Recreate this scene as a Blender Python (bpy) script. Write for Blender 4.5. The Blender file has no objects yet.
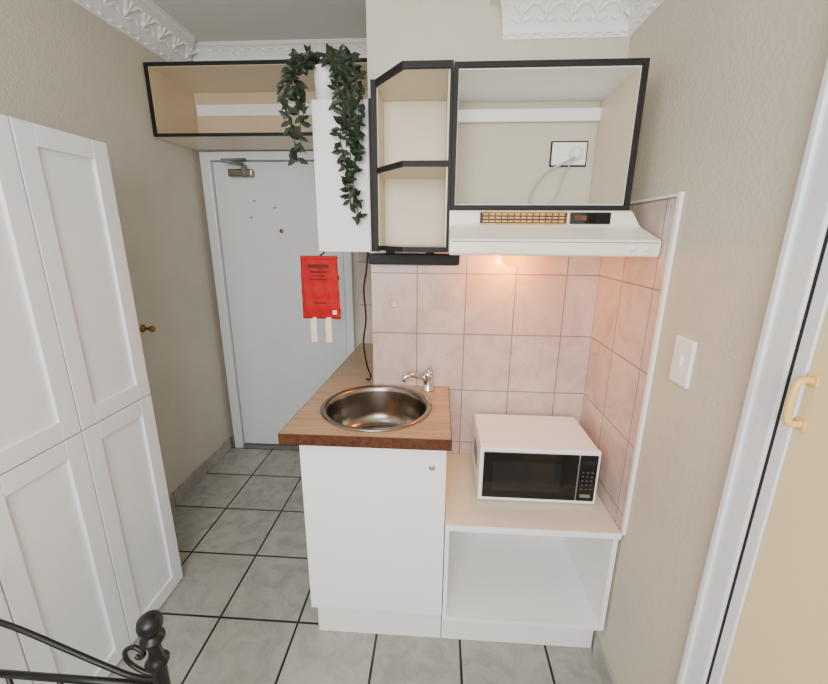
import bpy, bmesh, math, random
from mathutils import Vector, Matrix
random.seed(4)
S=bpy.context.scene
def lin(c):
    c=c/255.0
    return c/12.92 if c<=0.04045 else ((c+0.055)/1.055)**2.4
def rgb(t): return (lin(t[0]),lin(t[1]),lin(t[2]),1)
def mat(name,col,rough=.5,metal=0,noise=0,nscale=8,bump=0,bscale=120,emit=None,estr=0,coat=0):
    m=bpy.data.materials.new(name); m.use_nodes=True
    nt=m.node_tree; b=nt.nodes['Principled BSDF']
    b.inputs['Base Color'].default_value=rgb(col)
    b.inputs['Roughness'].default_value=rough
    b.inputs['Metallic'].default_value=metal
    if coat: b.inputs['Coat Weight'].default_value=coat
    geo=nt.nodes.new('ShaderNodeNewGeometry')
    n=nt.nodes.new('ShaderNodeTexNoise'); n.inputs['Scale'].default_value=nscale; n.inputs['Detail'].default_value=4
    nt.links.new(geo.outputs['Position'],n.inputs['Vector'])
    a=max(noise,.015)
    r=nt.nodes.new('ShaderNodeValToRGB')
    r.color_ramp.elements[0].position=.3; r.color_ramp.elements[1].position=.7
    c=rgb(col)
    r.color_ramp.elements[0].color=tuple(x*(1-a) for x in c[:3])+(1,)
    r.color_ramp.elements[1].color=tuple(min(1,x*(1+a)) for x in c[:3])+(1,)
    nt.links.new(n.outputs['Fac'],r.inputs['Fac']); nt.links.new(r.outputs['Color'],b.inputs['Base Color'])
    if bump:
        n2=nt.nodes.new('ShaderNodeTexNoise'); n2.inputs['Scale'].default_value=bscale; n2.inputs['Detail'].default_value=3
        nt.links.new(geo.outputs['Position'],n2.inputs['Vector'])
        bp=nt.nodes.new('ShaderNodeBump'); bp.inputs['Strength'].default_value=bump; bp.inputs['Distance'].default_value=.004
        nt.links.new(n2.outputs['Fac'],bp.inputs['Height']); nt.links.new(bp.outputs['Normal'],b.inputs['Normal'])
    if emit:
        b.inputs['Emission Color'].default_value=rgb(emit); b.inputs['Emission Strength'].default_value=estr
    return m
def tilemat(name,au,av,w,h,ou,ov,c1,c2,vein,grout,mortar,rough=.3,vs=6,bump=.4):
    m=bpy.data.materials.new(name); m.use_nodes=True
    nt=m.node_tree; N=nt.nodes; L=nt.links; b=N['Principled BSDF']
    geo=N.new('ShaderNodeNewGeometry'); sep=N.new('ShaderNodeSeparateXYZ'); L.new(geo.outputs['Position'],sep.inputs[0])
    def off(ax,o):
        k=N.new('ShaderNodeMath'); k.operation='SUBTRACT'; L.new(sep.outputs[ax],k.inputs[0]); k.inputs[1].default_value=o; return k
    a=off(au,ou-w*40); c=off(av,ov-h*40)
    comb=N.new('ShaderNodeCombineXYZ'); L.new(a.outputs[0],comb.inputs[0]); L.new(c.outputs[0],comb.inputs[1])
    br=N.new('ShaderNodeTexBrick'); br.offset=0; br.squash=1
    L.new(comb.outputs[0],br.inputs['Vector'])
    br.inputs['Scale'].default_value=1; br.inputs['Brick Width'].default_value=w; br.inputs['Row Height'].default_value=h
    br.inputs['Mortar Size'].default_value=mortar; br.inputs['Mortar Smooth'].default_value=.2
    br.inputs['Color1'].default_value=rgb(c1); br.inputs['Color2'].default_value=rgb(c2); br.inputs['Mortar'].default_value=rgb(grout)
    n=N.new('ShaderNodeTexNoise'); n.inputs['Scale'].default_value=vs; n.inputs['Detail'].default_value=8; n.inputs['Roughness'].default_value=.65; n.inputs['Distortion'].default_value=1.2
    L.new(geo.outputs['Position'],n.inputs['Vector'])
    rp=N.new('ShaderNodeValToRGB'); rp.color_ramp.elements[0].position=.42; rp.color_ramp.elements[1].position=.62
    rp.color_ramp.elements[0].color=(0,0,0,1); rp.color_ramp.elements[1].color=(1,1,1,1)
    L.new(n.outputs['Fac'],rp.inputs['Fac'])
    inv=N.new('ShaderNodeMath'); inv.operation='SUBTRACT'; inv.inputs[0].default_value=1; L.new(br.outputs['Fac'],inv.inputs[1])
    mul=N.new('ShaderNodeMath'); mul.operation='MULTIPLY'; L.new(rp.outputs['Color'],mul.inputs[0]); L.new(inv.outputs[0],mul.inputs[1])
    m2=N.new('ShaderNodeMath'); m2.operation='MULTIPLY'; L.new(mul.outputs[0],m2.inputs[0]); m2.inputs[1].default_value=.7
    mx=N.new('ShaderNodeMix'); mx.data_type='RGBA'
    L.new(m2.outputs[0],mx.inputs['Factor']); L.new(br.outputs['Color'],mx.inputs[6]); mx.inputs[7].default_value=rgb(vein)
    L.new(mx.outputs[2],b.inputs['Base Color'])
    bp=N.new('ShaderNodeBump'); bp.inputs['Strength'].default_value=bump; bp.inputs['Distance'].default_value=.002
    L.new(inv.outputs[0],bp.inputs['Height']); L.new(bp.outputs['Normal'],b.inputs['Normal'])
    b.inputs['Roughness'].default_value=rough
    return m

M={}
M['wall']=mat('wall_paint',(207,200,183),.7,noise=.05,nscale=3,bump=.6,bscale=90)
M['ceil']=mat('ceiling_paint',(226,228,228),.8)
M['plaster']=mat('plaster_white',(246,246,245),.6)
M['white']=mat('white_laminate',(248,248,249),.3)
M['ward']=mat('white_wardrobe_paint',(238,241,247),.35)
M['doorw']=mat('white_door_paint',(222,225,228),.5,noise=.02,bump=.1,bscale=40)
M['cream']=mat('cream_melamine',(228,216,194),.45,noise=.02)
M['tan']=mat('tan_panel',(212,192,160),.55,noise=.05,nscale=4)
M['black']=mat('black_edging',(5,5,8),.65)
M['gloss']=mat('black_glass',(4,4,6),.12)
M['blackm']=mat('black_metal',(4,4,6),.4)
M['steel']=mat('stainless_steel',(150,142,132),.24,1)
M['chrome']=mat('chrome',(215,215,215),.1,1)
M['brass']=mat('brass',(150,120,75),.35,1)
M['plastic']=mat('white_plastic',(248,248,248),.3)
M['cablegrey']=mat('grey_cable',(180,180,176),.4)
M['handle']=mat('cream_plastic',(232,196,118),.3)
M['closet']=mat('closet_door_cream',(240,218,172),.45,noise=.03,nscale=2)
M['frame']=mat('white_frame_gloss',(228,232,238),.25)
M['red']=mat('red_fabric',(178,0,8),.75,bump=.5,bscale=60)
M['redd']=mat('red_dark_print',(90,2,8),.7)
M['webbing']=mat('white_webbing',(240,222,200),.8,bump=.2)
M['leaf']=mat('green_leaf',(28,42,22),.5,noise=.4,nscale=30)
M['stem']=mat('green_stem',(40,50,28),.6)
M['wood']=mat('grille_wood',(205,160,95),.5,noise=.2,nscale=30)
M['edge']=mat('brown_edge',(82,44,20),.45,noise=.5,nscale=60)
M['dark']=mat('dark_gap',(18,18,21),.7)
M['window']=mat('microwave_window',(24,24,26),.15)
M['greyp']=mat('grey_print',(120,120,120),.5)
M['bulb']=mat('lamp_lens',(255,190,90),.4,emit=(255,150,30),estr=5)
M['cream_hood']=mat('hood_enamel',(242,236,222),.28)
def counter():
    m=mat('counter_laminate',(180,140,100),.3)
    nt=m.node_tree; n=[x for x in nt.nodes if x.type=='TEX_NOISE'][0]
    mp=nt.nodes.new('ShaderNodeMapping'); mp.inputs['Scale'].default_value=(6,70,6)
    g=[x for x in nt.nodes if x.type=='NEW_GEOMETRY'][0]
    nt.links.new(g.outputs['Position'],mp.inputs['Vector']); nt.links.new(mp.outputs[0],n.inputs['Vector']); n.inputs['Scale'].default_value=1.2
    r=[x for x in nt.nodes if x.type=='VALTORGB'][0]
    r.color_ramp.elements[0].color=rgb((164,130,96)); r.color_ramp.elements[1].color=rgb((190,156,120))
    return m
M['counter']=counter()
M['floor']=tilemat('floor_tiles',0,1,.325,.325,.113,1.22,(174,172,164),(165,163,156),(142,140,134),(40,37,35),.0052,.22,9)
M['tileb']=tilemat('wall_tiles_x',0,2,.193,.2435,-.085,1.129,(214,195,186),(207,187,179),(188,163,156),(146,129,119),.0026,.18,6)
M['tiler']=tilemat('wall_tiles_y',1,2,.2,.2435,1.574,1.129,(214,195,186),(207,187,179),(188,163,156),(146,129,119),.0026,.18,6)
M['skL']=tilemat('skirting_tile_y',1,2,.325,1,1.22,-.5,(180,177,170),(172,169,162),(140,137,130),(50,48,46),.003,.3,7)
M['skX']=tilemat('skirting_tile_x',0,2,.325,1,.113,-.5,(180,177,170),(172,169,162),(140,137,130),(50,48,46),.003,.3,7)

def group(name,loc):
    e=bpy.data.objects.new(name,None); e.location=loc; e.empty_display_size=.05; S.collection.objects.link(e); return e
def link(name,me,loc,m,parent=None,smooth=False,bev=0):
    o=bpy.data.objects.new(name,me); S.collection.objects.link(o)
    if m: me.materials.append(m)
    if parent: o.parent=parent; o.location=Vector(loc)-parent.location
    else: o.location=loc
    if smooth:
        me.polygons.foreach_set('use_smooth',[True]*len(me.polygons))
    if bev:
        b=o.modifiers.new('bev','BEVEL'); b.width=bev; b.segments=2; b.limit_method='ANGLE'
    return o
def box(name,x0,x1,y0,y1,z0,z1,m,parent=None,bev=0):
    c=Vector(((x0+x1)/2,(y0+y1)/2,(z0+z1)/2)); a,b,h=(x1-x0)/2,(y1-y0)/2,(z1-z0)/2
    v=[(sx*a,sy*b,sz*h) for sx in (-1,1) for sy in (-1,1) for sz in (-1,1)]
    f=[(0,1,3,2),(4,6,7,5),(0,4,5,1),(2,3,7,6),(0,2,6,4),(1,5,7,3)]
    me=bpy.data.meshes.new(name); me.from_pydata(v,[],f); me.update()
    return link(name,me,c,m,parent,bev=bev)
def prism(name,poly,axis,a0,a1,m,parent=None,bev=0,fn=None):
    def P(p,a):
        return {'X':Vector((a,p[0],p[1])),'Y':Vector((p[0],a,p[1])),'Z':Vector((p[0],p[1],a))}[axis]
    pts=[P(p,a) for a in (a0,a1) for p in poly]; n=len(poly)
    if fn: pts=[fn(p) for p in pts]
    c=sum(pts,Vector())/len(pts)
    bm=bmesh.new(); vs=[bm.verts.new(p-c) for p in pts]
    bm.faces.new(vs[:n]); bm.faces.new(list(reversed(vs[n:])))
    for i in range(n):
        j=(i+1)%n; bm.faces.new([vs[i],vs[j],vs[n+j],vs[n+i]])
    bmesh.ops.recalc_face_normals(bm,faces=bm.faces)
    me=bpy.data.meshes.new(name); bm.to_mesh(me); bm.free()
    return link(name,me,c,m,parent,bev=bev)
def lathe(name,prof,c,m,parent=None,seg=48,rot=None):
    bm=bmesh.new(); rings=[]
    for r,z in prof:
        if r<1e-5: rings.append([bm.verts.new((0,0,z))])
        else: rings.append([bm.verts.new((r*math.cos(2*math.pi*i/seg),r*math.sin(2*math.pi*i/seg),z)) for i in range(seg)])
    for a,b in zip(rings,rings[1:]):
        for i in range(seg):
            j=(i+1)%seg
            f=[a[i%len(a)],a[j%len(a)],b[j%len(b)],b[i%len(b)]]
            u=[]
            for v in f:
                if v not in u: u.append(v)
            if len(u)>2: bm.faces.new(u)
    bmesh.ops.recalc_face_normals(bm,faces=bm.faces)
    me=bpy.data.meshes.new(name); bm.to_mesh(me); bm.free()
    o=link(name,me,c,m,parent,smooth=True)
    if rot: o.rotation_euler=rot
    return o
def tube(name,pts,r,m,parent=None,nurbs=True,res=6):
    pts=[Vector(p) for p in pts]
    if nurbs and len(pts)>2:
        q=[pts[0]*2-pts[1]]+pts+[pts[-1]*2-pts[-2]]; out=[]
        for i in range(1,len(q)-2):
            for k in range(res):
                t=k/res; a,b,c_,d_=q[i-1],q[i],q[i+1],q[i+2]
                out.append(.5*((2*b)+(c_-a)*t+(2*a-5*b+4*c_-d_)*t*t+(3*b-a-3*c_+d_)*t**3))
        out.append(pts[-1]); pts=out
    c=sum(pts,Vector())/len(pts); seg=10; V=[];F=[]
    up=None
    for i,p in enumerate(pts):
        tn=(pts[min(i+1,len(pts)-1)]-pts[max(i-1,0)]).normalized()
        if up is None:
            up=tn.orthogonal().normalized()
        up=(up-tn*up.dot(tn)); up=up.normalized() if up.length>1e-6 else tn.orthogonal().normalized()
        s=tn.cross(up)
        for k in range(seg):
            a=2*math.pi*k/seg; V.append(p-c+up*math.cos(a)*r+s*math.sin(a)*r)
    n=len(pts)
    for i in range(n-1):
        for k in range(seg):
            j=(k+1)%seg; F.append((i*seg+k,i*seg+j,(i+1)*seg+j,(i+1)*seg+k))
    F.append(tuple(reversed(range(seg)))); F.append(tuple(range((n-1)*seg,n*seg)))
    me=bpy.data.meshes.new(name); me.from_pydata([tuple(v) for v in V],[],F); me.update()
    return link(name,me,c,m,parent,smooth=True)

# ------------------------------------------------ room shell
XL,XR=-1.5,.62; YN=1.58; YD=2.58; CZ=2.56; LZ=2.26; XC=-.268
box('floor',XL-.1,XR+.1,-2.2,YD+.1,-.1,0,M['floor'])
box('wall_left',XL-.1,XL,-2.2,YD+.1,0,CZ,M['wall'])
box('wall_back',XL,XC,YD,YD+.1,0,CZ,M['wall'])
box('wall_kitchen',XC,XR,YN,YD+.1,0,CZ,M['wall'])
box('wall_return',-.452,XC,2.24,YD,0,2.0,M['wall'])
box('wall_right',XR,XR+.1,.75,YD+.1,0,CZ,M['wall'])
box('wall_right_near',XR,XR+.1,-2.2,-.15,0,CZ,M['wall'])
box('wall_right_head',XR,XR+.1,-.15,.75,2.12,CZ,M['wall'])
box('ceiling',XL-.1,XR+.1,-2.2,YD+.1,CZ,CZ+.08,M['ceil'])
box('ceiling_bulkhead',.15,XR,-2.2,YN,LZ,CZ,M['ceil'])
box('wall_tiles_kitchen',XC,XR-.006,YN-.006,YN,.3,1.62,M['tileb'])
box('wall_tiles_right',XR-.006,XR,1.125,YN,.584,1.62,M['tiler'])
box('wall_tiles_return',-.452,XC,2.234,2.24,.90,1.456,M['tileb'])
g=group('trim_tile_edge',(XR-.004,1.12,1.1))
box('strip',XR-.009,XR,1.112,1.125,.585,1.628,M['plaster'],g)
box('strip_top',XR-.007,XR,1.125,YN,1.62,1.626,M['plaster'],g)
box('baseboard_left',XL,XL+.012,1.40,YD,0,.085,M['skL'])
box('baseboard_right',XR-.012,XR,.77,1.17,0,.085,M['skL'])
box('baseboard_back',XL+.012,-1.475,YD-.012,YD,0,.085,M['skX'])

SV=[];SF=[]
nu,nv=8,5
SV.append(Vector((0,0,1)))
for j in range(1,nv):
    for i in range(nu):
        a=math.pi*j/nv;b=2*math.pi*i/nu; SV.append(Vector((math.sin(a)*math.cos(b),math.sin(a)*math.sin(b),math.cos(a))))
SV.append(Vector((0,0,-1)))
for i in range(nu):
    SF.append((0,1+i,1+(i+1)%nu)); SF.append((len(SV)-1,1+(nv-2)*nu+(i+1)%nu,1+(nv-2)*nu+i))
    for j in range(nv-2): SF.append((1+j*nu+i,1+(j+1)*nu+i,1+(j+1)*nu+(i+1)%nu,1+j*nu+(i+1)%nu))
def cornice(name,p0,p1,nrm,ztop,size,ext0=0,ext1=0):
    p0=Vector(p0);p1=Vector(p1);n=Vector(nrm); d=(p1-p0).normalized(); L=(p1-p0).length
    prof=[(0,-1),(.06,-1),(.1,-.9),(.16,-.88),(.2,-.72),(.32,-.5),(.5,-.32),(.72,-.2),(.8,-.16),(.88,-.13),(.93,-.06),(1,-.05),(1,0),(0,0)]
    V=[];F=[]
    for s,e in ((0,ext0),(L,ext1)):
        for a,b in prof: V.append(p0+d*(s+(e*a*size))+n*(a*size)+Vector((0,0,ztop+b*size)))
    k=len(prof)
    for i in range(k):
        j=(i+1)%k; F.append((i,j,k+j,k+i))
    F.append(tuple(range(k))); F.append(tuple(reversed(range(k,2*k))))
    step=size*.8; cnt=int(L/step)
    cn=(n+Vector((0,0,-1))).normalized(); up=(n+Vector((0,0,1))).normalized()
    R=Matrix((d,up,cn)).transposed()
    def blob(ctr,a,b,c,ang):
        o=len(V); ca,sa=math.cos(ang),math.sin(ang)
        for v in SV:
            x,y,z=v.x*a,v.y*b,v.z*c
            V.append(ctr+R@Vector((x*ca-y*sa,x*sa+y*ca,z)))
        for f in SF: F.append(tuple(q+o for q in f))
    for i in range(cnt):
        s=(i+.5)*step+(L-cnt*step)/2
        base=p0+d*s+Vector((0,0,ztop))+n*(.42*size)+Vector((0,0,-.42*size))
        blob(base+up*size*.02,size*.07,size*.34,size*.09,0)
        for sg in (-1,1):
            blob(base+d*sg*size*.15+up*size*.12,size*.05,size*.24,size*.09,-sg*.7)
            blob(base+d*sg*size*.2-up*size*.18,size*.05,size*.18,size*.08,-sg*1.1)
            blob(base+d*sg*size*.36+up*size*.26,size*.07,size*.07,size*.07,0)
        for q in (-.5,0):
            blob(p0+d*(s+step*q)+Vector((0,0,ztop-.9*size))+n*.1*size,size*.1,size*.06,size*.06,0)
    me=bpy.data.meshes.new(name); me.from_pydata([tuple(v) for v in V],[],F); me.update()
    bm=bmesh.new(); bm.from_mesh(me); bmesh.ops.recalc_face_normals(bm,faces=bm.faces); bm.to_mesh(me); bm.free()
    link(name,me,(0,0,0),M['plaster'])
cornice('trim_cornice_left',(XL,-2.2,0),(XL,YD,0),(1,0,0),CZ,.14,0,-1)
cornice('trim_cornice_back',(XL,YD,0),(XC,YD,0),(0,-1,0),CZ,.08,1,0)
cornice('trim_cornice_kitchen',(.20,YN,0),(XR,YN,0),(0,-1,0),LZ,.10,-.35,-1)
cornice('trim_cornice_right',(XR,YN,0),(XR,-2.2,0),(-1,0,0),LZ,.10,1,0)

# ------------------------------------------------ entry door
d=group('door_1',(-1.0,2.55,.95))
yd=YD
box('leaf',-1.402,-.612,yd-.038,yd-.002,.03,1.945,M['doorw'],d,.003)
box('jamb_left',-1.468,-1.408,yd-.06,yd-.002,0,2.0,M['frame'],d,.004)
box('jamb_right',-.606,-.555,yd-.06,yd-.002,0,2.0,M['frame'],d,.004)
box('head',-1.408,-.606,yd-.06,yd-.002,1.952,2.0,M['frame'],d,.004)
box('threshold',-1.408,-.606,yd-.05,yd-.002,0,.022,M['greyp'],d)
lathe('peephole',[(0,.0),(.012,0),(.012,.008),(0,.008)],(-1.0,yd-.038,1.54),M['brass'],d,20,(math.pi/2,0,0))
lathe('knob',[(.028,0),(.028,.006),(.01,.012),(.01,.035),(.024,.045),(.027,.058),(.018,.07),(0,.072)],(-.665,yd-.038,1.03),M['chrome'],d,28,(math.pi/2,0,0))
lathe('deadlock',[(.022,0),(.022,.012),(0,.014)],(-.665,yd-.038,1.25),M['brass'],d,24,(math.pi/2,0,0))
for i,(x,z) in enumerate(((-1.16,1.72),(-1.03,1.68),(-1.19,1.62))):
    lathe('screw_%d'%i,[(.006,0),(.006,.003),(0,.004)],(x,yd-.038,z),M['greyp'],d,12,(math.pi/2,0,0))
dc=group('door_closer',(-1.2,2.5,1.88))
box('body',-1.29,-1.14,yd-.085,yd-.037,1.855,1.90,M['steel'],dc,.008)
lathe('pivot',[(0,-.03),(.016,-.03),(.016,.035),(0,.035)],(-1.19,yd-.075,1.885),M['greyp'],dc,20)
tube('arm',[(-1.19,yd-.075,1.925),(-1.28,yd-.16,1.93)],.009,M['greyp'],dc,False)
tube('link',[(-1.28,yd-.16,1.935),(-1.18,yd-.06,1.955)],.008,M['greyp'],dc,False)

# ------------------------------------------------ open cupboard over the door
def frame_edges(g,x0,x1,z0,z1,y0,y1,w,m):
    box('edge_top',x0,x1,y0,y1,z1-w,z1,m,g); box('edge_bottom',x0,x1,y0,y1,z0,z0+w,m,g)
    box('edge_left',x0,x0+w,y0,y1,z0+w,z1-w,m,g); box('edge_right',x1-w,x1,y0,y1,z0+w,z1-w,m,g)
c=group('overhead_cupboard',(-.9,2.34,2.19))
x0,x1,z0,z1=XL+.003,XC-.003,2.006,2.342
frame_edges(c,x0,x1,z0,z1,2.172,2.186,.014,M['black'])
yb=YD-.003
box('top',x0,x1,2.186,yb,z1-.016,z1,M['cream'],c)
box('bottom',x0,x1,2.186,yb,z0,z0+.016,M['cream'],c)
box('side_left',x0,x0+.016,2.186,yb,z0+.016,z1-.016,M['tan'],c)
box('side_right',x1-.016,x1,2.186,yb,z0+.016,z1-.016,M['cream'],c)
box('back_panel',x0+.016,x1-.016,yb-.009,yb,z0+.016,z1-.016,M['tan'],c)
box('fixing_rail',x0+.03,x1-.016,yb-.023,yb-.009,2.20,2.262,M['plaster'],c,.002)
# ------------------------------------------------ white wall cabinet
c=group('wall_cabinet',(-.375,1.9,1.72))
box('carcass',-.478,-.270,1.602,2.23,1.452,1.99,M['white'],c,.002)
box('cabinet_front',-.478,-.270,1.584,1.601,1.452,1.99,M['white'],c,.002)
# ------------------------------------------------ corner open shelf
c=group('corner_shelf',(-.1,1.43,1.72))
zt=1.992
bp_=[(-.214,1.572),(-.214,1.428),(-.112,1.292),(.014,1.292),(.014,1.572)]
ed_=[(-.214,1.41),(-.117,1.28),(.02,1.28),(.02,1.291),(-.112,1.291),(-.214,1.427)]
for nm,za,zb in (('top',zt-.016,zt),('shelf_middle',1.718,1.732),('bottom',1.466,1.480)):
    prism(nm,bp_,'Z',za,zb,M['cream'],c)
    prism(nm+'_edge',ed_,'Z',za-.001,zb+.001,M['black'],c)
box('side_left',-.230,-.2145,1.423,1.572,1.466,zt,M['black'],c)
box('side_left_edge',-.231,-.2145,1.409,1.423,1.466,zt,M['black'],c)
box('side_left_lining',-.2145,-.2105,1.43,1.565,1.481,1.717,M['cream'],c)
box('side_left_lining_top',-.2145,-.2105,1.43,1.565,1.733,zt-.017,M['cream'],c)
box('side_right',.0145,.028,1.292,1.572,1.466,zt,M['cream'],c)
box('side_right_edge',.02,.029,1.278,1.292,1.466,zt,M['black'],c)
box('back_panel',-.210,.014,1.566,1.573,1.481,zt-.017,M['cream'],c)
box('scribe_strip',-.264,-.231,1.562,1.573,1.456,1.985,M['black'],c)
# ------------------------------------------------ open box cupboard over hood
c=group('open_wall_cupboard',(.3,1.43,1.79))
x0,x1,z0,z1=.030,.562,1.594,1.988
frame_edges(c,x0,x1,z0,z1,1.278,1.292,.013,M['black'])
box('top',x0,x1,1.292,1.572,z1-.016,z1,M['white'],c)
box('bottom',x0,x1,1.292,1.572,z0,z0+.016,M['white'],c)
box('side_left',x0,x0+.016,1.292,1.572,z0+.016,z1-.016,M['cream'],c)
box('side_right',x1-.016,x1,1.292,1.572,z0+.016,z1-.016,M['cream'],c)
box('fixing_rail',x0+.016,x1-.016,1.556,1.572,1.905,1.945,M['white'],c,.002)
box('scribe_strip',x1+.001,XR-.002,1.48,1.49,z0,z1,M['tan'],c)
c=group('power_socket',(.455,1.568,1.80))
box('shadow_backing',.390,.520,1.5745,1.5795,1.760,1.845,M['dark'],c,.001)  # dark backing, slightly larger than the plate, draws the shadow outline around it
box('plate',.395,.515,1.570,1.5745,1.765,1.84,M['plastic'],c,.002)
lathe('plug',[(0,0),(.022,0),(.022,.02),(.014,.035),(0,.036)],(.475,1.570,1.80),M['plastic'],c,24,(math.pi/2,0,0))
box('rocker',.42,.435,1.566,1.570,1.80,1.825,M['plastic'],c,.001)
tube('cable',[(.475,1.54,1.79),(.43,1.54,1.765),(.385,1.55,1.745),(.345,1.55,1.70),(.325,1.54,1.65),(.335,1.53,1.614)],.0036,M['cablegrey'],c)
tube('cable_loop',[(.47,1.54,1.79),(.44,1.55,1.73),(.42,1.55,1.66),(.38,1.54,1.625),(.335,1.53,1.614)],.0022,M['cablegrey'],c)
# ------------------------------------------------ range hood
c=group('range_hood',(.32,1.38,1.53))
hp=[(1.572,1.591),(1.264,1.591),(1.258,1.586),(1.255,1.55),(1.250,1.543),(1.180,1.512),(1.168,1.510),(1.163,1.504),(1.163,1.468),(1.168,1.462),(1.572,1.462)]
def hf(p):
    q=p.copy()
    if q.x>.3: q.x=.611-max(0,min(1,(q.z-1.515)/.07))*.046
    return q
prism('shell',hp,'X',.028,.609,M['cream_hood'],c,.003,hf)
box('lip_shadow_line',.034,.603,1.1615,1.1645,1.4995,1.5015,M['greyp'],c)
box('grille_recess',.12,.375,1.252,1.257,1.552,1.585,M['dark'],c)
for i in range(3):
    box('slat_%d'%i,.125,.370,1.247,1.252,1.556+i*.0098,1.562+i*.0098,M['wood'],c)
for i in range(14):
    box('rib_%d'%i,.125+i*.0185,.1285+i*.0185,1.2455,1.247,1.554,1.583,M['edge'],c)
box('grille_frame_top',.118,.377,1.245,1.257,1.5835,1.588,M['wood'],c)
box('grille_frame_bottom',.118,.377,1.245,1.257,1.549,1.553,M['wood'],c)
box('switch_panel',.384,.50,1.248,1.257,1.552,1.585,M['gloss'],c,.001)
box('switch_plate',.395,.43,1.2465,1.248,1.562,1.576,M['edge'],c,.0005)
for i,x in enumerate((.535,.572)):
    lathe('knob_%d'%i,[(.010,0),(.009,.008),(0,.009)],(x,1.1635,1.486),M['plastic'],c,20,(math.pi/2,0,0))
lathe('lamp_lens',[(0,-.048),(.018,-.045),(.032,-.034),(.038,-.016),(.038,.0),(0,.0)],(.25,1.40,1.4618),M['bulb'],c,28)
c=group('under_shelf_light_bar',(-.1,1.52,1.44))
box('housing',-.262,.075,1.48,1.545,1.412,1.450,M['black'],c,.004)
box('lens',-.25,.065,1.487,1.538,1.408,1.412,M['greyp'],c,.001)
box('bracket',-.2,-.17,1.50,1.53,1.450,1.464,M['black'],c)
box('bracket_right',-.05,-.02,1.50,1.53,1.450,1.464,M['black'],c)
lathe('wall_hook_disc',[(.022,0),(.022,.002),(.017,.003),(.015,.0015),(0,.0015)],(-.175,1.5742,1.255),M['tileb'],None,28,(math.pi/2,0,0))

# ------------------------------------------------ base units
c=group('sink_cabinet',(-.2,1.35,.5))
box('door',-.447,.038,1.143,1.160,.172,.862,M['white'],c,.002)
box('side_left',-.445,-.43,1.161,1.57,.165,.862,M['white'],c)
box('side_right',.022,.038,1.161,1.57,.165,.862,M['white'],c)
box('base',-.43,.022,1.161,1.57,.165,.181,M['white'],c)
box('run_side',-.445,-.43,1.57,2.22,.165,.862,M['white'],c)
box('plinth',-.442,.038,1.195,1.21,0,.165,M['white'],c)
box('plinth_side',-.442,-.427,1.21,2.22,0,.165,M['white'],c)
lathe('lock',[(.011,0),(.011,.004),(.004,.005),(0,.003)],(-.008,1.143,.785),M['chrome'],c,20,(math.pi/2,0,0))
def slab(name,outer,cx,cy,r,z0,z1,m,parent):
    cu=bpy.data.curves.new(name,'CURVE'); cu.dimensions='2D'; cu.fill_mode='BOTH'; cu.extrude=(z1-z0)/2
    def add(pts):
        sp=cu.splines.new('POLY'); sp.points.add(len(pts)-1); sp.use_cyclic_u=True
        for q,p in zip(sp.points,pts): q.co=(p[0],p[1],0,1)
    add(outer); add([(cx+r*math.cos(a*math.pi/32),cy+r*math.sin(a*math.pi/32)) for a in range(64)])
    t=bpy.data.objects.new('t',cu); S.collection.objects.link(t)
    me=bpy.data.meshes.new_from_object(t.evaluated_get(bpy.context.evaluated_depsgraph_get()))
    me.materials.clear(); bpy.data.objects.remove(t)
    return link(name,me,(0,0,(z0+z1)/2),m,parent)
c=group('countertop',(-.2,1.4,.88))
slab('top',[(-.500,1.120),(.05,1.120),(.05,1.573),(-.27,1.573),(-.27,2.232),(-.450,2.232)],-.22,1.352,.188,.866,.9,M['counter'],c)
prism('front_edge',[(-.503,1.116),(.053,1.116),(.053,1.120),(-.503,1.120)],'Z',.862,.8992,M['edge'],c)
prism('left_edge',[(-.503,1.120),(-.500,1.120),(-.450,2.232),(-.453,2.232)],'Z',.862,.8992,M['edge'],c)
box('right_edge',.05,.053,1.120,1.573,.862,.8992,M['edge'],c)
c=group('sink',(-.22,1.352,.88))
lathe('bowl',[(.203,.9005),(.206,.904),(.200,.9075),(.190,.906),(.183,.899),(.180,.885),(.174,.80),(.165,.765),(.14,.748),(.045,.742),(.04,.736),(0,.735),(0,.732),(.045,.738),(.142,.744),(.169,.76),(.178,.80),(.186,.885),(.187,.9)],(-.22,1.352,0),M['steel'],c,72)
lathe('drain',[(.038,.7365),(.036,.741),(.02,.739),(0,.739)],(-.22,1.352,0),M['chrome'],c,32)
c=group('mixer_tap',(-.045,1.525,.93))
lathe('body',[(0,.9),(.027,.9),(.027,.906),(.021,.912),(.020,.955),(.023,.962),(.022,.978),(.01,.985),(0,.985)],(-.035,1.53,0),M['chrome'],c,32)
tube('spout',[(-.04,1.525,.945),(-.075,1.51,.965),(-.105,1.495,.975),(-.125,1.487,.968),(-.13,1.485,.95)],.010,M['chrome'],c)
tube('lever',[(-.035,1.53,.98),(-.03,1.52,.998),(-.018,1.49,1.01),(-.01,1.46,1.012)],.006,M['chrome'],c)
c=group('open_base_shelf',(.33,1.35,.35))
box('top',.041,.613,1.122,1.572,.566,.584,M['cream'],c,.001)
box('top_front_edge',.041,.613,1.118,1.122,.564,.584,M['white'],c)
box('side_left',.041,.055,1.13,1.572,.165,.566,M['white'],c)
box('side_right',.595,.611,1.13,1.572,.165,.566,M['white'],c)
box('bottom',.055,.595,1.13,1.572,.165,.183,M['white'],c)
box('back',.055,.595,1.56,1.572,.183,.566,M['white'],c)
box('plinth',.041,.611,1.195,1.21,0,.165,M['white'],c)
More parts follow.
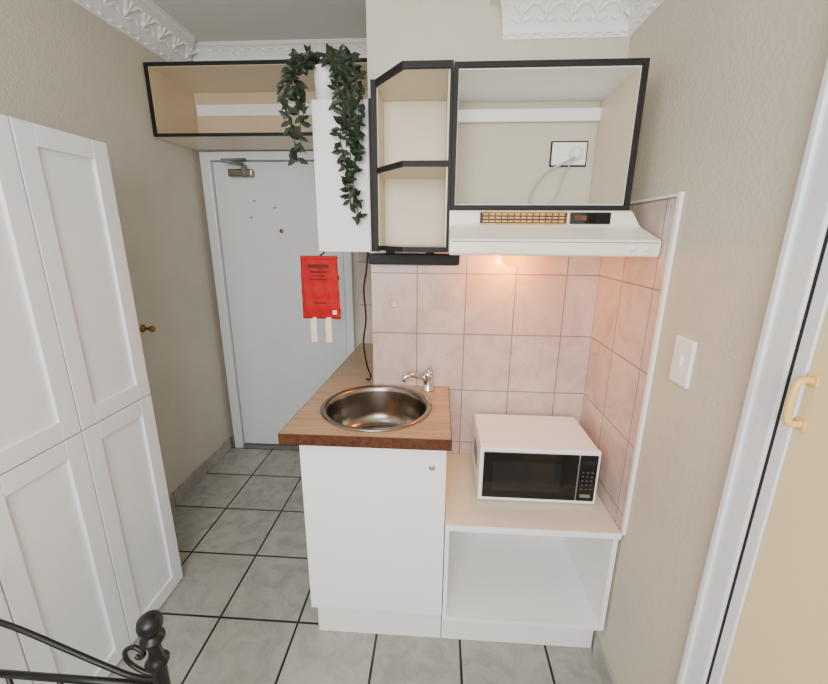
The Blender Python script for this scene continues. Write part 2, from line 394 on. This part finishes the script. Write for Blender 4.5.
# ------------------------------------------------ microwave
c=group('microwave_oven',(.365,1.4,.69))
x0,x1,y0,y1,z0,z1=.160,.572,1.250,1.535,.594,.800
box('case',x0,x1,y0+.02,y1,z0,z1,M['plastic'],c,.006)
box('front_bezel',x0-.002,x1+.002,y0,y0+.02,z0-.002,z1+.002,M['plastic'],c,.005)
box('door_glass',x0+.012,x1-.072,y0-.005,y0+.001,z0+.014,z1-.012,M['gloss'],c,.002)
box('door_window',x0+.045,x1-.13,y0-.0060,y0-.004,z0+.045,z1-.045,M['window'],c,.0005)
box('control_panel',x1-.069,x1-.008,y0-.005,y0+.001,z0+.014,z1-.012,M['gloss'],c,.002)
box('display',x1-.063,x1-.018,y0-.0065,y0-.004,z1-.045,z1-.028,M['window'],c)
for r in range(5):
    for k in range(3):
        box('button_%d_%d'%(r,k),x1-.057+k*.0155,x1-.052+k*.0155,y0-.0056,y0-.004,z0+.062+r*.0165,z0+.0645+r*.0165,M['greyp'],c)
box('start_button',x1-.058,x1-.022,y0-.0062,y0-.004,z0+.03,z0+.042,M['greyp'],c)
box('handle_lip',x1-.0745,x1-.071,y0-.010,y0-.004,z0+.02,z1-.02,M['greyp'],c,.001)
for i,(x,y) in enumerate(((.18,1.30),(.545,1.30),(.18,1.51),(.545,1.51))):
    lathe('foot_%d'%i,[(0,.584),(.012,.584),(.014,.596),(0,.596)],(x,y,0),M['black'],c,16)
for i in range(8):
    box('vent_%d'%i,x0-.0008,x0+.001,1.34+i*.016,1.35+i*.016,.66,.74,M['greyp'],c)
# ------------------------------------------------ light switch
c=group('light_switch',(XR-.006,.985,1.215))
box('plate',XR-.010,XR,.948,1.022,1.155,1.275,M['plastic'],c,.003)
box('rocker',XR-.015,XR-.009,.977,.993,1.205,1.23,M['plastic'],c,.002)
# ------------------------------------------------ closet door on right
c=group('door_2',(XR,.3,1.05))
box('architrave',XR-.020,XR+.02,.684,.752,0,2.12,M['frame'],c,.004)
box('architrave_bead',XR-.027,XR-.018,.732,.746,0,2.12,M['frame'],c,.003)
box('gap',XR-.014,XR+.02,.676,.684,0,2.12,M['dark'],c)
box('stile_trim',XR-.016,XR+.02,.652,.676,.01,2.12,M['frame'],c,.002)
box('leaf',XR-.012,XR+.02,-.15,.652,.01,2.12,M['closet'],c,.003)
box('track',XR-.03,XR+.02,-.15,.676,2.06,2.12,M['frame'],c,.003)
c=group('door_handle',(.59,.645,1.25))
yy=.638; xf=XR-.012
tube('grip',[(xf,yy,1.292),(xf-.014,yy,1.294),(xf-.024,yy,1.289),(xf-.028,yy,1.27),(xf-.028,yy,1.255),(xf-.028,yy,1.24),(xf-.024,yy,1.221),(xf-.014,yy,1.216),(xf,yy,1.218)],.006,M['handle'],c)
box('foot_top',xf-.005,xf,yy-.010,yy+.010,1.284,1.304,M['handle'],c,.002)
box('foot_bottom',xf-.005,xf,yy-.010,yy+.010,1.206,1.226,M['handle'],c,.002)
# ------------------------------------------------ wardrobe
c=group('wardrobe',(-1.3,.93,.9))
XF=-1.130
box('carcass',XL+.015,XF-.02,.46,1.393,.0,1.812,M['ward'],c,.002)
def shaker(nm,y0,y1,z0,z1):
    r=.060; a=.0024
    y0+=a;y1-=a;z0+=a;z1-=a
    box(nm+'_panel',XF-.019,XF-.010,y0+r-.003,y1-r+.003,z0+r-.003,z1-r+.003,M['ward'],c)
    box(nm+'_stile_a',XF-.019,XF,y0,y0+r,z0,z1,M['ward'],c,.002)
    box(nm+'_stile_b',XF-.019,XF,y1-r,y1,z0,z1,M['ward'],c,.002)
    box(nm+'_rail_a',XF-.019,XF-.0003,y0+r,y1-r,z0,z0+r,M['ward'],c,.002)
    box(nm+'_rail_b',XF-.019,XF-.0003,y0+r,y1-r,z1-r,z1,M['ward'],c,.002)
for i,(a,b) in enumerate(((.46,.77),(.77,1.08),(1.08,1.395))):
    shaker('lower_door_%d'%i,a,b,.005,.902); shaker('upper_door_%d'%i,a,b,.902,1.812)
# ------------------------------------------------ wall knob
lathe('wall_door_stop',[(0,-.002),(.02,-.002),(.02,.005),(.008,.01),(.007,.04),(.016,.045),(.016,.058),(0,.06)],(XL,1.87,1.05),M['brass'],None,20,(0,math.pi/2,0))
# ------------------------------------------------ fire blanket
c=group('fire_blanket_pouch',(-.475,1.565,1.34))
bm=bmesh.new()
nx,nz=16,24; W,H=.152,.250
gridf=[];gridb=[]
for s,gl in ((-1,gridf),(1,gridb)):
    for j in range(nz+1):
        row=[]
        for i in range(nx+1):
            u=i/nx*2-1; v=j/nz*2-1
            th=.013*(1-abs(u)**4)*(1-abs(v)**4)+.001
            w=.0025*math.sin(u*9+v*3)+.0022*math.sin(v*13)
            row.append(bm.verts.new((u*W/2*(1-.04*v),s*th+(w if s<0 else 0),v*H/2)))
        gl.append(row)
for gl in (gridf,gridb):
    for j in range(nz):
        for i in range(nx): bm.faces.new([gl[j][i],gl[j][i+1],gl[j+1][i+1],gl[j+1][i]])
for j in range(nz):
    for i in (0,nx): bm.faces.new([gridf[j][i],gridf[j+1][i],gridb[j+1][i],gridb[j][i]])
for i in range(nx):
    for j in (0,nz): bm.faces.new([gridf[j][i],gridf[j][i+1],gridb[j][i+1],gridb[j][i]])
bmesh.ops.recalc_face_normals(bm,faces=bm.faces)
me=bpy.data.meshes.new('pouch'); bm.to_mesh(me); bm.free()
link('pouch',me,(-.475,1.565,1.309),M['red'],c,smooth=True)
box('top_hem',-.549,-.401,1.556,1.574,1.424,1.437,M['red'],c,.003)
tube('hang_loop',[(-.475,1.572,1.434),(-.462,1.592,1.446),(-.462,1.60,1.452)],.003,M['black'],c)
for i,x in enumerate((-.510,-.448)):
    box('pull_tab_%d'%i,x-.013,x+.013,1.561,1.565,1.085,1.19,M['webbing'],c,.001)
for i,(z,h,xa,xb) in enumerate(((1.392,.012,-.515,-.435),(1.372,.006,-.51,-.44),(1.358,.004,-.505,-.445),(1.345,.004,-.51,-.44),(1.25,.004,-.50,-.45))):
    box('print_%d'%i,xa,xb,1.5470,1.5495,z,z+h,M['redd'],c)
box('care_label',-.425,-.408,1.5495,1.552,1.205,1.222,M['webbing'],c)
# ------------------------------------------------ black cord
tube('power_cord',[(-.285,1.60,1.4515),(-.292,1.598,1.38),(-.305,1.60,1.30),(-.30,1.605,1.18),(-.312,1.60,1.08),(-.30,1.598,.98),(-.285,1.60,.93),(-.295,1.61,.905),(-.31,1.63,.904)],.0038,M['black'])

# ------------------------------------------------ trailing plant
c=group('trailing_potted_plant',(-.435,1.65,1.99))
lathe('pot',[(0,1.9905),(.036,1.9905),(.043,2.10),(.043,2.107),(.038,2.107),(.036,2.085),(0,2.08)],(-.435,1.64,0),M['plastic'],c,36)
tr=[]
P0=(-.43,1.645,2.09)
def T(*p): tr.append([P0]+list(p))
T((-.46,1.61,2.13),(-.51,1.57,2.10),(-.535,1.54,2.03),(-.545,1.53,1.95),(-.530,1.53,1.85),(-.525,1.53,1.77))
T((-.48,1.6,2.12),(-.53,1.56,2.08),(-.525,1.54,2.00),(-.505,1.53,1.90),(-.51,1.53,1.80))
T((-.48,1.6,2.12),(-.52,1.56,2.07),(-.50,1.54,1.99),(-.49,1.53,1.90))
T((-.40,1.60,2.14),(-.35,1.56,2.10),(-.32,1.54,2.02),(-.325,1.54,1.90),(-.33,1.54,1.76),(-.315,1.54,1.66),(-.305,1.54,1.56))
T((-.39,1.60,2.13),(-.35,1.55,2.06),(-.345,1.54,1.95),(-.365,1.54,1.85),(-.34,1.54,1.74),(-.335,1.54,1.62))
T((-.38,1.62,2.14),(-.33,1.57,2.11),(-.30,1.54,2.04),(-.295,1.54,1.95),(-.305,1.54,1.82),(-.32,1.54,1.72))
T((-.40,1.62,2.13),(-.37,1.56,2.10),(-.35,1.545,2.04),(-.32,1.545,1.95),(-.31,1.54,1.80))
T((-.46,1.62,2.14),(-.51,1.60,2.14),(-.55,1.58,2.10),(-.565,1.56,2.03),(-.555,1.55,1.96))
T((-.39,1.64,2.15),(-.34,1.62,2.14),(-.31,1.58,2.09),(-.30,1.55,2.0))
T((-.43,1.64,2.14),(-.46,1.64,2.16),(-.49,1.63,2.14),(-.51,1.62,2.10))
T((-.43,1.64,2.15),(-.40,1.64,2.17),(-.37,1.64,2.15),(-.35,1.63,2.11))
T((-.41,1.60,2.13),(-.39,1.56,2.10),(-.375,1.545,2.03),(-.37,1.545,1.96))
leafV=[];leafF=[]
def leaf(p,dirv,L,W):
    dirv=dirv.normalized(); side=dirv.cross(Vector((random.uniform(-.4,.4),-1,random.uniform(-.3,.5)))).normalized(); up=side.cross(dirv)
    pr=[(0,0),(.2,.6),(.45,1),(.75,.65),(1,0)]
    o=len(leafV)
    for a,_ in pr: leafV.append(p+dirv*L*a-up*L*.12*a*a)
    for s in (-1,1):
        e=len(leafV)
        for a,b in pr[1:-1]: leafV.append(p+dirv*L*a+side*s*W*b*.5+up*W*.15*b-up*L*.12*a*a)
        leafF.append((o,o+1,e))
        for k in range(2): leafF.append((o+k+1,o+k+2,e+k+1,e+k))
        leafF.append((o+3,o+4,e+2))
for k,t in enumerate(tr):
    tube('vine_%d'%k,t,.0018,M['stem'],c)
    pts=[Vector(p) for p in t]
    for a,b in zip(pts,pts[1:]):
        L=(b-a).length; n=max(2,int(L/.008))
        for i in range(n):
            p=a.lerp(b,(i+random.random()*.6)/n)
            ang=random.uniform(0,2*math.pi)
            dv=Vector((math.cos(ang),random.uniform(-.7,.15),math.sin(ang)*.8-.35))
            l=random.uniform(.028,.048); leaf(p,dv,l,l*.46)
for v in leafV:
    if v.z<1.995 and v.y>1.576: v.y=1.576
    v.x=min(v.x,-.270)
me=bpy.data.meshes.new('leaves'); me.from_pydata([tuple(v) for v in leafV],[],leafF); me.update()
link('leaves',me,(0,0,0),M['leaf'],c)
# ------------------------------------------------ black metal bed frame
c=group('metal_bed_frame',(-.85,.4,.4))
def post(nm,x,y):
    lathe(nm,[(0,0),(.015,0),(.015,.60),(.022,.605),(.024,.612),(.017,.618),(.013,.64),(.013,.66),(.018,.668),(.024,.672),(.024,.678),(.013,.684),(.012,.69),(.018,.695),(.024,.705),(.025,.715),(.022,.727),(.012,.735),(0,.737)],(x,y,0),M['blackm'],c,28)
post('post_a',-.597,.62); post('post_b',-1.09,.62)
tube('top_rail',[(-1.09,.62,.725),(-.98,.62,.70),(-.90,.62,.672),(-.80,.62,.622),(-.72,.62,.582),(-.66,.62,.557),(-.60,.62,.553)],.006,M['blackm'],c)
tube('lower_rail',[(-1.09,.62,.535),(-.6,.62,.535)],.008,M['blackm'],c,False)
tube('bottom_rail',[(-1.09,.62,.25),(-.6,.62,.25)],.008,M['blackm'],c,False)
tube('scroll',[(-.60,.62,.565),(-.635,.62,.575),(-.665,.62,.60),(-.668,.62,.63),(-.645,.62,.645),(-.625,.62,.63),(-.635,.62,.615),(-.645,.62,.62)],.005,M['blackm'],c)
for i in range(3):
    x=-.97+i*.125; tube('spindle_%d'%i,[(x,.62,.25),(x,.62,.535)],.005,M['blackm'],c,False)
for x in (-.597,-1.09): tube('side_rail',[(x,.62,.28),(x,-1.2,.28)],.012,M['blackm'],c,False)
post('post_c',-.597,-1.2); post('post_d',-1.09,-1.2)

# ------------------------------------------------ lights, world, camera
def area(name,loc,rot,sx,sy,e,col):
    l=bpy.data.lights.new(name,'AREA'); l.shape='RECTANGLE'; l.size=sx; l.size_y=sy; l.energy=e; l.color=col
    o=bpy.data.objects.new(name,l); o.location=loc; o.rotation_euler=rot; S.collection.objects.link(o)
area('window_daylight',(-.2,-1.2,1.75),(math.radians(80),0,0),1.2,1.2,64,(1,.99,.975))
l=bpy.data.lights.new('overhead_light','AREA'); l.shape='DISK'; l.size=.5; l.energy=4; l.color=(1,.97,.92)  # unseen light below the ceiling, no fixture modelled; kept low for contrast
o=bpy.data.objects.new('overhead_light',l); o.location=(-.7,.4,2.5); S.collection.objects.link(o)
l=bpy.data.lights.new('hood_lamp','POINT'); l.energy=3.6; l.color=(1,.34,.025); l.shadow_soft_size=.02
o=bpy.data.objects.new('hood_lamp',l); o.location=(.25,1.49,1.42); S.collection.objects.link(o)
w=bpy.data.worlds.new('world'); S.world=w; w.use_nodes=True
w.node_tree.nodes['Background'].inputs[0].default_value=(.9,.95,1,1); w.node_tree.nodes['Background'].inputs[1].default_value=.5
cd=bpy.data.cameras.new('camera'); cd.sensor_fit='HORIZONTAL'; cd.sensor_width=36; cd.lens=395/828*36; cd.clip_start=.02
co=bpy.data.objects.new('camera',cd); S.collection.objects.link(co)
R=Matrix.Rotation(math.radians(3.5),4,'Z')@Matrix.Rotation(math.radians(75),4,'X')@Matrix.Rotation(math.radians(.4),4,'Z')
co.matrix_world=Matrix.Translation((0,0,1.514))@R
S.camera=co
